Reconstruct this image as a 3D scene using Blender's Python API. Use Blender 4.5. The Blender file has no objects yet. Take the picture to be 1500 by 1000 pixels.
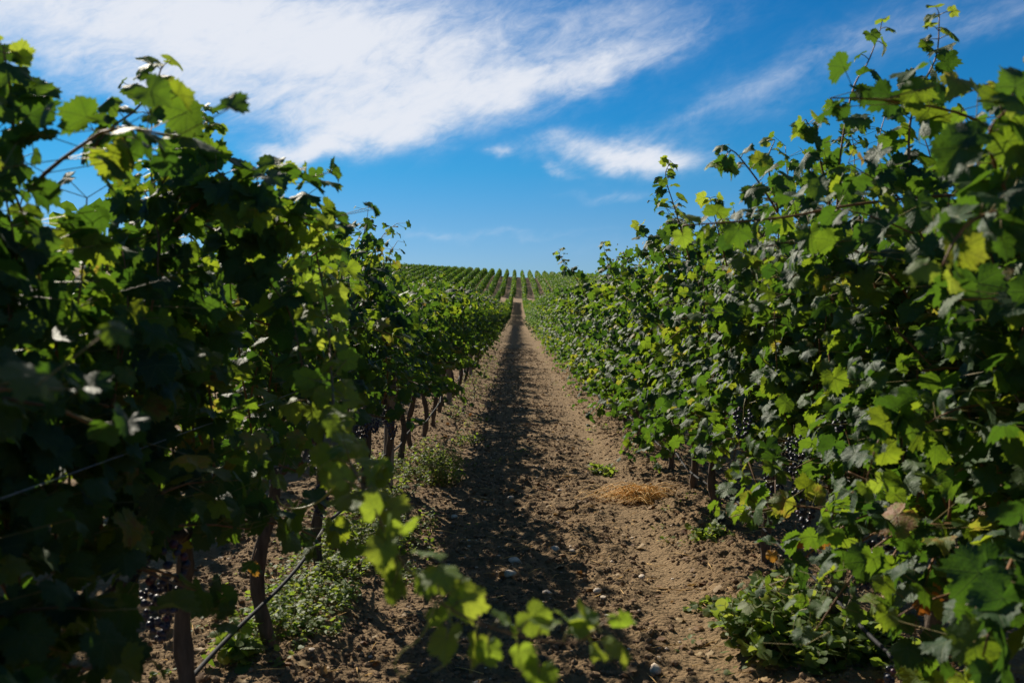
import bpy, math, random
import numpy as np
from mathutils import Vector, Matrix, Euler

# ------------------------------------------------------------------ scene, camera, world, sun, exposure
SC = bpy.context.scene
COL = SC.collection
R = math.radians
SC.render.engine = 'CYCLES'
SC.cycles.max_bounces = 8
SC.cycles.diffuse_bounces = 3
SC.cycles.glossy_bounces = 2
SC.cycles.transmission_bounces = 5
SC.cycles.caustics_reflective = False
SC.cycles.caustics_refractive = False
SC.cycles.use_denoising = True
SC.view_settings.view_transform = 'Standard'
SC.view_settings.look = 'None'
SC.view_settings.gamma = 1.0
SC.view_settings.exposure = 0.58

EYE = 1.52
PITCH, YAW = -1.77, 0.275           # degrees: nose down, turned left
cam = bpy.data.cameras.new('camera')
cam.lens, cam.sensor_width = 35.0, 36.0
cam.clip_start, cam.clip_end = 0.05, 8000.0
cam.dof.use_dof = True
cam.dof.focus_distance = 8.5
cam.dof.aperture_fstop = 4.5
camo = bpy.data.objects.new('camera', cam)
COL.objects.link(camo)
camo.location = (0, 0, EYE)
camo.rotation_euler = Euler((R(90 + PITCH), 0, R(YAW)), 'XYZ')
SC.camera = camo
CR = np.array(camo.rotation_euler.to_matrix())

def ray(px, py):
    return CR @ np.array(((px - 750) / 1458.33, -(py - 500) / 1458.33, -1.0))

def at(px, py, d):
    """world point seen at a photo position at forward distance d"""
    v = ray(px, py)
    return np.array((0, 0, EYE)) + v * (d / v[1])

def on_ground(px, py):
    v = ray(px, py)
    t = -EYE / v[2]
    return np.array((v[0] * t, v[1] * t, 0.0))

def azel(px, py):
    v = ray(px, py); v = v / np.linalg.norm(v)
    return math.atan2(v[0], v[1]), math.asin(v[2])

SUN_AZ, SUN_EL = -30.0, 33.0        # degrees, azimuth from +Y towards +X
sdir = Vector((math.sin(R(SUN_AZ)) * math.cos(R(SUN_EL)), math.cos(R(SUN_AZ)) * math.cos(R(SUN_EL)), math.sin(R(SUN_EL))))
sun = bpy.data.lights.new('sun', 'SUN')
sun.energy, sun.angle, sun.color = 5.0, R(0.53), (1.0, 0.91, 0.76)
suno = bpy.data.objects.new('sun', sun)
COL.objects.link(suno)
suno.rotation_euler = sdir.to_track_quat('Z', 'Y').to_euler()
suno.location = (-20, 30, 30)

def build_world():
    w = bpy.data.worlds.new('World'); SC.world = w; w.use_nodes = True
    nt = w.node_tree; N = nt.nodes; L = nt.links; N.clear()
    out = N.new('ShaderNodeOutputWorld'); bg = N.new('ShaderNodeBackground'); bg.inputs['Strength'].default_value = 0.10
    L.new(bg.outputs[0], out.inputs[0])
    sky = N.new('ShaderNodeTexSky'); sky.sky_type = 'NISHITA'; sky.sun_disc = False
    sky.sun_elevation = R(SUN_EL); sky.sun_rotation = R(SUN_AZ)
    sky.altitude = 300; sky.air_density = 1.0; sky.dust_density = 0.3; sky.ozone_density = 2.0
    tc = N.new('ShaderNodeTexCoord')
    sep = N.new('ShaderNodeSeparateXYZ'); L.new(tc.outputs['Generated'], sep.inputs[0])
    def math_(op, a, b=None, c=None, clamp=False):
        m = N.new('ShaderNodeMath'); m.operation = op; m.use_clamp = clamp
        for i, x in enumerate((a, b, c)):
            if x is None: continue
            if isinstance(x, (int, float)): m.inputs[i].default_value = x
            else: L.new(x, m.inputs[i])
        return m.outputs[0]
    az = math_('ARCTAN2', sep.outputs[0], sep.outputs[1]); el = math_('ARCSINE', sep.outputs[2])
    cmb = N.new('ShaderNodeCombineXYZ'); L.new(az, cmb.inputs[0]); L.new(el, cmb.inputs[1])
    # the blue deepens with height; above the view red is raised to neutralise ambient light
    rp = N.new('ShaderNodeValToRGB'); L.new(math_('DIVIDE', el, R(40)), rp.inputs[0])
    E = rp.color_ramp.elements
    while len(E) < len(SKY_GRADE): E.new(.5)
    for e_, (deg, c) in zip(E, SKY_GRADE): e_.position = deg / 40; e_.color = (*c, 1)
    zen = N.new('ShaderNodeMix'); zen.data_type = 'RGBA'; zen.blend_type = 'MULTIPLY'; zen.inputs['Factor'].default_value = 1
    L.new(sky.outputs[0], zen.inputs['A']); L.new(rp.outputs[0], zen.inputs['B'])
    def noise(scale, rot, sx, sy, detail, rough, dist, off=(0, 0)):
        mp = N.new('ShaderNodeMapping'); mp.inputs['Rotation'].default_value = (0, 0, -rot)
        mp0 = N.new('ShaderNodeMapping'); L.new(cmb.outputs[0], mp.inputs[0])
        L.new(mp.outputs[0], mp0.inputs[0]); mp0.inputs['Scale'].default_value = (sx, sy, 1); mp0.inputs['Location'].default_value = (off[0], off[1], 0)
        n = N.new('ShaderNodeTexNoise'); n.inputs['Scale'].default_value = scale; n.inputs['Detail'].default_value = detail
        n.inputs['Roughness'].default_value = rough; n.inputs['Distortion'].default_value = dist
        L.new(mp0.outputs[0], n.inputs['Vector'])
        return n.outputs['Fac'], n.outputs['Color']
    warp = noise(22, R(15), 1, 1.8, 4, .55, 0, (3, 7))[1]
    vm = N.new('ShaderNodeVectorMath'); vm.operation = 'MULTIPLY_ADD'
    L.new(warp, vm.inputs[0]); vm.inputs[1].default_value = (.052, .030, 0); L.new(cmb.outputs[0], vm.inputs[2])
    vs = N.new('ShaderNodeVectorMath'); vs.operation = 'SUBTRACT'; L.new(vm.outputs[0], vs.inputs[0]); vs.inputs[1].default_value = (.026, .015, 0)
    total = None
    # (photo x, y, half length, half width in px, tilt in degrees, weight)
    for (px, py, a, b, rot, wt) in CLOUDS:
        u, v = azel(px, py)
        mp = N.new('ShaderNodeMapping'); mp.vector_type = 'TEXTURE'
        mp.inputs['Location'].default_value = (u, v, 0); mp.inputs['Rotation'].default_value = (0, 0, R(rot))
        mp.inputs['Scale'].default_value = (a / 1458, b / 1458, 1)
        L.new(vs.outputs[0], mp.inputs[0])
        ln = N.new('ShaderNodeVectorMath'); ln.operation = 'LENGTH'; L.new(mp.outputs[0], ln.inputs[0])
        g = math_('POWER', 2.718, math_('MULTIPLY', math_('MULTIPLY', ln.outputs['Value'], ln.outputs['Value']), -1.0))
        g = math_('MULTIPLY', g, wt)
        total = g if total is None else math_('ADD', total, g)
    n1 = noise(16, R(20), 1, 2.0, 9, .6, 1.0)[0]
    n2 = noise(52, R(24), 1, 2.4, 8, .62, 1.2, (5, 2))[0]
    n3 = noise(7, R(12), 1, 2.0, 4, .5, .4, (1, 9))[0]
    nn = math_('ADD', math_('ADD', math_('MULTIPLY', math_('SUBTRACT', n1, .5), 1.9), math_('MULTIPLY', math_('SUBTRACT', n2, .5), .75)), math_('MULTIPLY', math_('SUBTRACT', n3, .5), 1.0))
    tmin = math_('MINIMUM', total, 1.0)
    raw = math_('ADD', tmin, math_('MULTIPLY', nn, math_('ADD', math_('MULTIPLY', math_('POWER', tmin, .6), .62), .015)))
    mr2 = N.new('ShaderNodeMapRange'); mr2.interpolation_type = 'SMOOTHERSTEP'; L.new(raw, mr2.inputs['Value'])
    mr2.inputs['From Min'].default_value = -.12; mr2.inputs['From Max'].default_value = 1.05; mr2.inputs['To Max'].default_value = .96
    cl = N.new('ShaderNodeMix'); cl.data_type = 'RGBA'
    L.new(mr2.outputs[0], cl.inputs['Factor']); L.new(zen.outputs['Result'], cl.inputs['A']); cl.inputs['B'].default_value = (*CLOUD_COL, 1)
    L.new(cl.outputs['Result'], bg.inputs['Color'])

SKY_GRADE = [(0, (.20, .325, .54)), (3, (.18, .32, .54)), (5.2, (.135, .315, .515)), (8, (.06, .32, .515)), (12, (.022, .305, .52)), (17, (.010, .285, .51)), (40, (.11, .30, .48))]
CLOUD_COL = (5.45, 5.65, 6.1)
CLOUDS = [
    (180, 10, 330, 85, -2, .66), (420, 70, 210, 66, 2, .40), (620, 50, 260, 55, 4, .34), (620, 140, 180, 42, 8, .60), (545, 194, 100, 27, 4, .66),
    (800, 120, 150, 32, 16, .46), (930, 80, 120, 26, 18, .26), (860, 35, 160, 26, 8, .20), (450, 218, 58, 17, 22, .55), (395, 228, 40, 12, -10, .42),
    (738, 221, 19, 9, 0, .42), (905, 226, 84, 22, -4, .84), (800, 206, 36, 16, 10, .30), (980, 232, 85, 18, -4, .26), (815, 250, 30, 7, -20, .28),
    (290, 140, 180, 30, -6, .32), (1010, 168, 110, 12, 18, .13), (1150, 118, 190, 36, 22, .19), (1290, 50, 170, 24, 16, .15), (1450, 30, 110, 18, 10, .20),
    (690, 343, 170, 6, 1, .2), (905, 286, 60, 7, 0, .20), (900, 360, 90, 10, 0, .12),
    (300, -500, 900, 260, 10, .8), (1500, -900, 700, 200, -10, .5),  # unseen cloud banks above the view, added to make the ambient light neutral
]
build_world()

# ------------------------------------------------------------------ helpers
def tag(o, label=None, cat=None, group=None, kind=None):
    if label: o['label'] = label
    if cat: o['category'] = cat
    if group: o['group'] = group
    if kind: o['kind'] = kind
    return o

def empty(name, loc):
    o = bpy.data.objects.new(name, None); COL.objects.link(o)
    o.location = loc; o.empty_display_size = .1
    return o

class MB:
    """collects triangles and makes ONE mesh object of them"""
    def __init__(s):
        s.V, s.F, s.M, s.U, s.A, s.n = [], [], [], [], [], 0
    def add(s, V, F, mat=0, uv=None, rnd=None):
        V = np.asarray(V, float); F = np.asarray(F, int)
        if not len(V): return
        s.V.append(V); s.F.append(F + s.n); s.n += len(V)
        s.M.append(np.full(len(F), mat, int))
        s.U.append(np.zeros((len(V), 2)) if uv is None else np.asarray(uv, float))
        s.A.append(np.zeros(len(V)) if rnd is None else np.asarray(rnd, float))
    def tube(s, P, rad, sides=6, mat=0, rnd=0.0, cap=True):
        P = np.asarray(P, float); n = len(P)
        rad = np.broadcast_to(np.asarray(rad, float), (n,))
        T = np.gradient(P, axis=0); T /= np.linalg.norm(T, axis=1)[:, None] + 1e-9
        ref = np.array((0.31, 0.87, 0.12)); 
        if abs(T[0] @ ref) > .85: ref = np.array((.9, -.2, .3))
        A = np.cross(T, ref); A /= np.linalg.norm(A, axis=1)[:, None] + 1e-9
        B = np.cross(T, A)
        th = np.linspace(0, 2 * math.pi, sides, endpoint=False)
        V = P[:, None, :] + rad[:, None, None] * (np.cos(th)[None, :, None] * A[:, None, :] + np.sin(th)[None, :, None] * B[:, None, :])
        V = V.reshape(-1, 3)
        i = np.arange(n - 1)[:, None] * sides; j = np.arange(sides)[None, :]; k = (j + 1) % sides
        a, b, c, d = i + j, i + k, i + sides + k, i + sides + j
        F = np.concatenate([np.stack([a, b, c], -1).reshape(-1, 3), np.stack([a, c, d], -1).reshape(-1, 3)])
        if cap:
            V = np.vstack([V, P[0], P[-1]])
            jj = np.arange(sides); kk = (jj + 1) % sides; e = (n - 1) * sides
            F = np.vstack([F, np.stack([kk, jj, np.full(sides, n * sides)], -1), np.stack([e + jj, e + kk, np.full(sides, n * sides + 1)], -1)])
        s.add(V, F, mat, None, np.full(len(V), rnd))
    def build(s, name, mats, parent=None, smooth=True):
        me = bpy.data.meshes.new(name)
        V = np.concatenate(s.V); F = np.concatenate(s.F); M = np.concatenate(s.M); U = np.concatenate(s.U); A = np.concatenate(s.A)
        me.vertices.add(len(V)); me.vertices.foreach_set('co', V.astype(np.float32).ravel())
        me.loops.add(F.size); me.loops.foreach_set('vertex_index', F.astype(np.int32).ravel())
        me.polygons.add(len(F)); me.polygons.foreach_set('loop_start', np.arange(0, F.size, 3, dtype=np.int32))
        me.polygons.foreach_set('material_index', M.astype(np.int32))
        me.polygons.foreach_set('use_smooth', np.full(len(F), smooth))
        uv = me.uv_layers.new(name='UVMap'); uv.data.foreach_set('uv', U[F.ravel()].astype(np.float32).ravel())
        at_ = me.attributes.new('rnd', 'FLOAT', 'POINT'); at_.data.foreach_set('value', A.astype(np.float32))
        for m in (mats if isinstance(mats, (list, tuple)) else [mats]): me.materials.append(m)
        me.update(calc_edges=True)
        o = bpy.data.objects.new(name, me); COL.objects.link(o)
        if parent: o.parent = parent
        return o

def copy_tree(o, parent=None):
    c = o.copy(); COL.objects.link(c)
    if parent: c.parent = parent
    for ch in list(o.children): copy_tree(ch, c)
    return c

def lattice(seed):
    return np.random.default_rng(seed).random((256, 256))
def vnoise(x, y, L):
    xi = np.floor(x).astype(int); yi = np.floor(y).astype(int); fx = x - xi; fy = y - yi
    fx = fx * fx * (3 - 2 * fx); fy = fy * fy * (3 - 2 * fy)
    a = L[xi % 256, yi % 256]; b = L[(xi + 1) % 256, yi % 256]; c = L[xi % 256, (yi + 1) % 256]; d = L[(xi + 1) % 256, (yi + 1) % 256]
    return (a + (b - a) * fx) * (1 - fy) + (c + (d - c) * fx) * fy
LAT = [lattice(s) for s in range(8)]

def smooth_curve(P, n):
    P = np.asarray(P, float); m = len(P)
    Q = np.vstack([2 * P[0] - P[1], P, 2 * P[-1] - P[-2]])
    out = []
    for t in np.linspace(0, m - 1 - 1e-6, n):
        i = int(t); f = t - i; a, b, c, d = Q[i], Q[i + 1], Q[i + 2], Q[i + 3]
        out.append(.5 * (2 * b + (c - a) * f + (2 * a - 5 * b + 4 * c - d) * f * f + (3 * b - a - 3 * c + d) * f ** 3))
    return np.array(out)

# ------------------------------------------------------------------ terrain
_py = np.array([-400, 0, 70, 100, 130, 160, 190, 205, 216, 250, 300, 330, 347, 362, 420, 700, 3000], float)
_pz = np.array([0, 0, 0, .05, .3, 1.1, 2.5, 3.4, 4.4, 6.9, 10.6, 12.6, 13.2, 13.0, 9.0, -12, -80], float)
_yy = np.arange(-400, 3001, 1.0); _zz = np.interp(_yy, _py, _pz)
_k = np.hanning(25); _k /= _k.sum(); _zz = np.convolve(np.pad(_zz, 12, 'edge'), _k, 'valid')
def terrain(x, y):
    x = np.asarray(x, float); y = np.asarray(y, float)
    ramp = np.clip((y - 150) / 197, 0, 1)
    return np.interp(y, _yy, _zz) - .06 * np.clip(x, -130, 60) * ramp ** 1.5

ROW_L, ROW_R, GAP = -1.07, 1.43, 2.5

def soil_detail(x, y, sp):
    """clods and furrows; sp = local mesh spacing, waves finer than it are left out"""
    z = np.zeros_like(x)
    track = np.exp(-((x - .84) / .17) ** 2) * .75 + np.exp(-((x + .62) / .16) ** 2) * .35
    rough = 1 - np.clip(track, 0, .8)
    def lim(w): return np.clip((w / (2.2 * sp) - .6), 0, 1)
    z += (vnoise(x * 1.1, y * .8, LAT[0]) - .5) * .07 * lim(1.0)
    z += (vnoise(x * 3.1, y * 2.6, LAT[1]) - .5) * .05 * rough * lim(.35)
    b = np.abs(vnoise(x * 8, y * 8, LAT[2]) - .5) * 2
    z += (.5 - b) * .030 * rough * lim(.12)
    c = vnoise(x * 17 + 3 * vnoise(x * 5, y * 5, LAT[5]), y * 17, LAT[3])
    z += np.clip(c - .45, 0, 1) * .048 * rough * lim(.06)
    d = vnoise(x * 38, y * 38, LAT[4]); z += np.clip(d - .4, 0, 1) * .026 * (.25 + .75 * rough) * lim(.027)
    per = (x - ROW_L + GAP * 400) % GAP; dr = np.minimum(per, GAP - per)
    z += .07 * np.exp(-(dr / .36) ** 2) * np.clip((205 - y) / 5, 0, 1)
    z -= .025 * track * np.clip((60 - y) / 40, 0, 1)
    return z

def ground_z(x, y):
    x = np.atleast_1d(np.asarray(x, float)); y = np.atleast_1d(np.asarray(y, float))
    return (terrain(x, y) + soil_detail(x, y, np.full_like(x, .014)))

# ------------------------------------------------------------------ materials
def new_mat(name):
    m = bpy.data.materials.new(name); m.use_nodes = True
    nt = m.node_tree; nt.nodes.clear()
    return m, nt, nt.nodes, nt.links
def nmath(N, L, op, a, b=None, c=None, clamp=False):
    m = N.new('ShaderNodeMath'); m.operation = op; m.use_clamp = clamp
    for i, x in enumerate((a, b, c)):
        if x is None: continue
        if isinstance(x, (int, float)): m.inputs[i].default_value = x
        else: L.new(x, m.inputs[i])
    return m.outputs[0]
def nmix(N, L, fac, a, b, blend='MIX'):
    m = N.new('ShaderNodeMix'); m.data_type = 'RGBA'; m.blend_type = blend
    for key, x in (('Factor', fac), ('A', a), ('B', b)):
        if isinstance(x, (int, float)): m.inputs[key].default_value = x
        elif isinstance(x, tuple): m.inputs[key].default_value = (*x, 1)
        else: L.new(x, m.inputs[key])
    return m.outputs['Result']
def nramp(N, L, fac, stops):
    r = N.new('ShaderNodeValToRGB'); L.new(fac, r.inputs[0])
    e = r.color_ramp.elements
    while len(e) < len(stops): e.new(.5)
    for el, (p, c) in zip(e, stops): el.position = p; el.color = (*c, 1)
    return r.outputs[0]
def nnoise(N, L, vec, scale, detail=4, rough=.55, dist=0):
    n = N.new('ShaderNodeTexNoise'); n.inputs['Scale'].default_value = scale; n.inputs['Detail'].default_value = detail
    n.inputs['Roughness'].default_value = rough; n.inputs['Distortion'].default_value = dist
    if vec is not None: L.new(vec, n.inputs['Vector'])
    return n.outputs['Fac']

def leaf_material(name, stops, back, trans, tfac=.40, rough=.58, veins=True, spec=.27):
    m, nt, N, L = new_mat(name)
    out = N.new('ShaderNodeOutputMaterial')
    a = N.new('ShaderNodeAttribute'); a.attribute_name = 'rnd'; rnd = a.outputs['Fac']
    oi = N.new('ShaderNodeObjectInfo')
    geo = N.new('ShaderNodeNewGeometry')
    tc = N.new('ShaderNodeTexCoord')
    blot = nnoise(N, L, tc.outputs['Object'], 26, 3)
    f = nmath(N, L, 'ADD', rnd, nmath(N, L, 'MULTIPLY', nmath(N, L, 'SUBTRACT', blot, .5), .22), clamp=True)
    col = nramp(N, L, f, stops)
    bump_h = blot
    if veins:
        uv = N.new('ShaderNodeUVMap'); uv.uv_map = 'UVMap'
        sp = N.new('ShaderNodeSeparateXYZ'); L.new(uv.outputs[0], sp.inputs[0])
        x = nmath(N, L, 'ABSOLUTE', sp.outputs[0]); y = sp.outputs[1]
        v = None
        for ang in (0, 50, 108):
            ca, sa = math.cos(R(ang)), math.sin(R(ang))
            perp = nmath(N, L, 'ABSOLUTE', nmath(N, L, 'SUBTRACT', nmath(N, L, 'MULTIPLY', x, ca), nmath(N, L, 'MULTIPLY', y, sa)))
            along = nmath(N, L, 'ADD', nmath(N, L, 'MULTIPLY', x, sa), nmath(N, L, 'MULTIPLY', y, ca))
            g = nmath(N, L, 'SUBTRACT', 1.0, nmath(N, L, 'DIVIDE', perp, .030), clamp=True)
            g = nmath(N, L, 'MULTIPLY', g, nmath(N, L, 'GREATER_THAN', along, 0.0))
            near = nmath(N, L, 'MULTIPLY', nmath(N, L, 'LESS_THAN', perp, nmath(N, L, 'MULTIPLY', along, .45)), nmath(N, L, 'GREATER_THAN', along, 0.0))
            w = nmath(N, L, 'SINE', nmath(N, L, 'MULTIPLY', nmath(N, L, 'SUBTRACT', along, nmath(N, L, 'MULTIPLY', perp, .8)), 46.0))
            w = nmath(N, L, 'MULTIPLY', nmath(N, L, 'MULTIPLY', nmath(N, L, 'SUBTRACT', w, .72, clamp=True), 2.4), near)
            g = nmath(N, L, 'MAXIMUM', g, w)
            v = g if v is None else nmath(N, L, 'MAXIMUM', v, g)
        col = nmix(N, L, nmath(N, L, 'MULTIPLY', v, .55), col, (.16, .20, .07))
        puck = nnoise(N, L, tc.outputs['Object'], 75, 2)
        bump_h = nmath(N, L, 'ADD', nmath(N, L, 'MULTIPLY', puck, .9), nmath(N, L, 'MULTIPLY', v, -.35))
    col = nmix(N, L, nmath(N, L, 'MULTIPLY', geo.outputs['Backfacing'], .55), col, back)
    hv = N.new('ShaderNodeHueSaturation'); L.new(col, hv.inputs['Color'])
    L.new(nmath(N, L, 'ADD', .85, nmath(N, L, 'MULTIPLY', oi.outputs['Random'], .3)), hv.inputs['Value'])
    p = N.new('ShaderNodeBsdfPrincipled'); L.new(hv.outputs[0], p.inputs['Base Color'])
    p.inputs['Roughness'].default_value = rough; p.inputs['Specular IOR Level'].default_value = spec
    bp = N.new('ShaderNodeBump'); bp.inputs['Strength'].default_value = .35; bp.inputs['Distance'].default_value = .010
    L.new(bump_h, bp.inputs['Height']); L.new(bp.outputs[0], p.inputs['Normal'])
    t = N.new('ShaderNodeBsdfTranslucent')
    tcol = nramp(N, L, f, trans)
    if veins: tcol = nmix(N, L, nmath(N, L, 'MULTIPLY', v, .6), tcol, (.06, .10, .02))
    L.new(tcol, t.inputs['Color']); L.new(bp.outputs[0], t.inputs['Normal'])
    mx = N.new('ShaderNodeMixShader'); mx.inputs[0].default_value = tfac
    L.new(p.outputs[0], mx.inputs[1]); L.new(t.outputs[0], mx.inputs[2]); L.new(mx.outputs[0], out.inputs[0])
    return m

M = {}
M['leaf'] = leaf_material('vine_leaf',
    [(0, (.017, .048, .024)), (.45, (.029, .072, .026)), (.86, (.060, .115, .026)), (.96, (.11, .15, .03)), (.985, (.28, .20, .04)), (1, (.22, .09, .03))],
    (.058, .100, .045),
    [(0, (.055, .14, .012)), (.40, (.11, .23, .014)), (.62, (.22, .36, .018)), (.88, (.42, .52, .025)), (.96, (.42, .45, .04)), (1, (.45, .28, .05))])
M['young_or_lit_leaf'] = leaf_material('young_or_lit_vine_leaf',
    [(0, (.06, .12, .02)), (1, (.13, .20, .03))], (.12, .17, .07), [(0, (.30, .45, .03)), (1, (.50, .58, .05))], .45)  # shoot tips; on the foreground shoot the pale colour stands in for sun sheen
M['weed'] = leaf_material('weed_leaf', [(0, (.06, .12, .025)), (.8, (.12, .18, .035)), (1, (.22, .20, .06))], (.10, .15, .05),
    [(0, (.20, .34, .02)), (1, (.40, .46, .06))], .45, .6, False)
M['dry_leaf'] = leaf_material('dry_leaf', [(0, (.12, .055, .025)), (.5, (.24, .14, .06)), (1, (.38, .27, .13))], (.25, .17, .09),
    [(0, (.2, .08, .02)), (1, (.4, .25, .08))], .2, .7, False, .2)

M['autumn_leaf'] = leaf_material('autumn_leaf', [(0, (.32, .12, .02)), (1, (.48, .26, .05))], (.34, .17, .06), [(0, (.55, .16, .02)), (1, (.6, .3, .04))], .3, .6)

def simple(name, col, col2, scale, rough=.8, bump=.4, stretch=None, spec=.3, dist=.01):
    m, nt, N, L = new_mat(name)
    out = N.new('ShaderNodeOutputMaterial'); p = N.new('ShaderNodeBsdfPrincipled'); L.new(p.outputs[0], out.inputs[0])
    tc = N.new('ShaderNodeTexCoord'); v = tc.outputs['Object']
    if stretch:
        mp = N.new('ShaderNodeMapping'); mp.inputs['Scale'].default_value = stretch; L.new(v, mp.inputs[0]); v = mp.outputs[0]
    n = nnoise(N, L, v, scale, 6, .65)
    L.new(nramp(N, L, n, [(.3, col), (.7, col2)]), p.inputs['Base Color'])
    p.inputs['Roughness'].default_value = rough; p.inputs['Specular IOR Level'].default_value = spec
    if bump:
        b = N.new('ShaderNodeBump'); b.inputs['Strength'].default_value = bump; b.inputs['Distance'].default_value = dist
        L.new(n, b.inputs['Height']); L.new(b.outputs[0], p.inputs['Normal'])
    return m
M['bark'] = simple('vine_bark', (.045, .032, .022), (.15, .11, .08), 30, .9, .9, (1, 1, .22))
M['cane'] = simple('ripe_cane', (.16, .075, .03), (.26, .13, .055), 40, .6, .3, (1, 1, .4))
M['stem'] = simple('green_stem', (.17, .17, .05), (.28, .20, .08), 20, .55, 0)
M['tendril'] = simple('tendril', (.30, .27, .05), (.42, .36, .08), 20, .5, 0)
M['post'] = simple('weathered_post', (.14, .12, .10), (.30, .27, .235), 22, .85, .6, (1, 1, .12))
M['wire'] = simple('galvanised_wire', (.20, .21, .22), (.32, .33, .34), 30, .6, 0, None, .3)
M['hose'] = simple('black_hose', (.010, .011, .013), (.028, .028, .032), 14, .7, .1, None, .12)
M['straw'] = simple('straw', (.62, .36, .10), (.80, .52, .18), 9, .65, 0)
M['stone'] = simple('field_stone', (.46, .37, .28), (.74, .62, .49), 26, .85, .5)

def grape_mat():
    m, nt, N, L = new_mat('black_grape')
    out = N.new('ShaderNodeOutputMaterial'); p = N.new('ShaderNodeBsdfPrincipled'); L.new(p.outputs[0], out.inputs[0])
    tc = N.new('ShaderNodeTexCoord'); n = nnoise(N, L, tc.outputs['Object'], 60, 4)
    a = N.new('ShaderNodeAttribute'); a.attribute_name = 'rnd'
    c = nramp(N, L, n, [(.35, (.008, .008, .02)), (.7, (.055, .062, .11))])
    c = nmix(N, L, nmath(N, L, 'MULTIPLY', nmath(N, L, 'GREATER_THAN', a.outputs['Fac'], .93), .7), c, (.10, .02, .04))
    L.new(c, p.inputs['Base Color']); L.new(nramp(N, L, n, [(.3, (.25,) * 3), (.7, (.6,) * 3)]), p.inputs['Roughness'])
    return m
M['grape'] = grape_mat()

def soil_mat():
    m, nt, N, L = new_mat('tilled_soil')
    out = N.new('ShaderNodeOutputMaterial'); p = N.new('ShaderNodeBsdfPrincipled'); L.new(p.outputs[0], out.inputs[0])
    tc = N.new('ShaderNodeTexCoord'); v = tc.outputs['Object']
    big = nnoise(N, L, v, .7, 4); mid = nnoise(N, L, v, 7, 6, .65); fine = nnoise(N, L, v, 70, 5, .7)
    vor = N.new('ShaderNodeTexVoronoi'); vor.inputs['Scale'].default_value = 42; L.new(v, vor.inputs['Vector'])
    c = nramp(N, L, mid, [(.28, (.112, .071, .036)), (.5, (.20, .130, .066)), (.72, (.30, .208, .112))])
    c = nmix(N, L, nmath(N, L, 'MULTIPLY', big, .5), c, (.21, .14, .074))
    c = nmix(N, L, nmath(N, L, 'MULTIPLY', nmath(N, L, 'SUBTRACT', fine, .35, clamp=True), .8), c, (.295, .21, .118))
    # worn wheel track: finer, paler dust (object X = metres across the aisle)
    sp = N.new('ShaderNodeSeparateXYZ'); L.new(v, sp.inputs[0])
    wob = nmath(N, L, 'MULTIPLY', nmath(N, L, 'SUBTRACT', nnoise(N, L, v, 1.3, 3), .5), .5)
    dx = nmath(N, L, 'ABSOLUTE', nmath(N, L, 'ADD', nmath(N, L, 'SUBTRACT', sp.outputs[0], .82), wob))
    tr = nmath(N, L, 'SUBTRACT', 1.0, nmath(N, L, 'DIVIDE', dx, .26), clamp=True)
    c = nmix(N, L, nmath(N, L, 'MULTIPLY', tr, .5), c, (.275, .19, .105))
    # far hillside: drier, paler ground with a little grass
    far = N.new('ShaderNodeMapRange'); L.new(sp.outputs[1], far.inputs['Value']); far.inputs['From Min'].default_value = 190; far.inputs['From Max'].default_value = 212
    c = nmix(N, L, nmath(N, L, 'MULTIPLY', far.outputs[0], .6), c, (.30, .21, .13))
    L.new(c, p.inputs['Base Color']); p.inputs['Roughness'].default_value = .95; p.inputs['Specular IOR Level'].default_value = .12
    h = nmath(N, L, 'ADD', nmath(N, L, 'MULTIPLY', mid, .5), nmath(N, L, 'ADD', nmath(N, L, 'MULTIPLY', fine, .35), nmath(N, L, 'MULTIPLY', vor.outputs['Distance'], -.35)))
    b = N.new('ShaderNodeBump'); b.inputs['Strength'].default_value = .9; b.inputs['Distance'].default_value = .045
    L.new(h, b.inputs['Height']); L.new(b.outputs[0], p.inputs['Normal'])
    return m
M['soil'] = soil_mat()

# ------------------------------------------------------------------ ground sheet
def graded(near0, near1, step, far, grow):
    a = list(np.arange(near0, near1, step)); s = step
    while a[-1] < far:
        s *= grow; a.append(a[-1] + s)
    return np.array(a)
def build_ground():
    ys = graded(3.2, 9.0, .0145, 3000, 1.014)
    back = -graded(-3.2, -2.0, .1, 300, 1.35)[::-1]
    ys = np.concatenate([back[back < 3.19], ys])
    xr = graded(0, 1.75, .0145, 800, 1.10)
    xl = -graded(.0145, 1.75, .0145, 800, 1.10)[::-1]
    xs = np.concatenate([xl, xr])
    X, Y = np.meshgrid(xs, ys)
    dx = np.broadcast_to(np.gradient(xs)[None, :], X.shape); dy = np.broadcast_to(np.gradient(ys)[:, None], X.shape)
    Z = terrain(X, Y) + soil_detail(X, Y, np.maximum(dx, dy * .7))
    V = np.stack([X, Y, Z], -1).reshape(-1, 3)
    ny, nx = X.shape
    i = (np.arange(ny - 1)[:, None] * nx + np.arange(nx - 1)[None, :])
    a, b, c, d = i, i + 1, i + nx + 1, i + nx
    F = np.concatenate([np.stack([a, b, c], -1).reshape(-1, 3), np.stack([a, c, d], -1).reshape(-1, 3)])
    mb = MB(); mb.add(V, F)
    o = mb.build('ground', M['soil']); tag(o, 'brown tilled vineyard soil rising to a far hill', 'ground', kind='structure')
build_ground()

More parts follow.
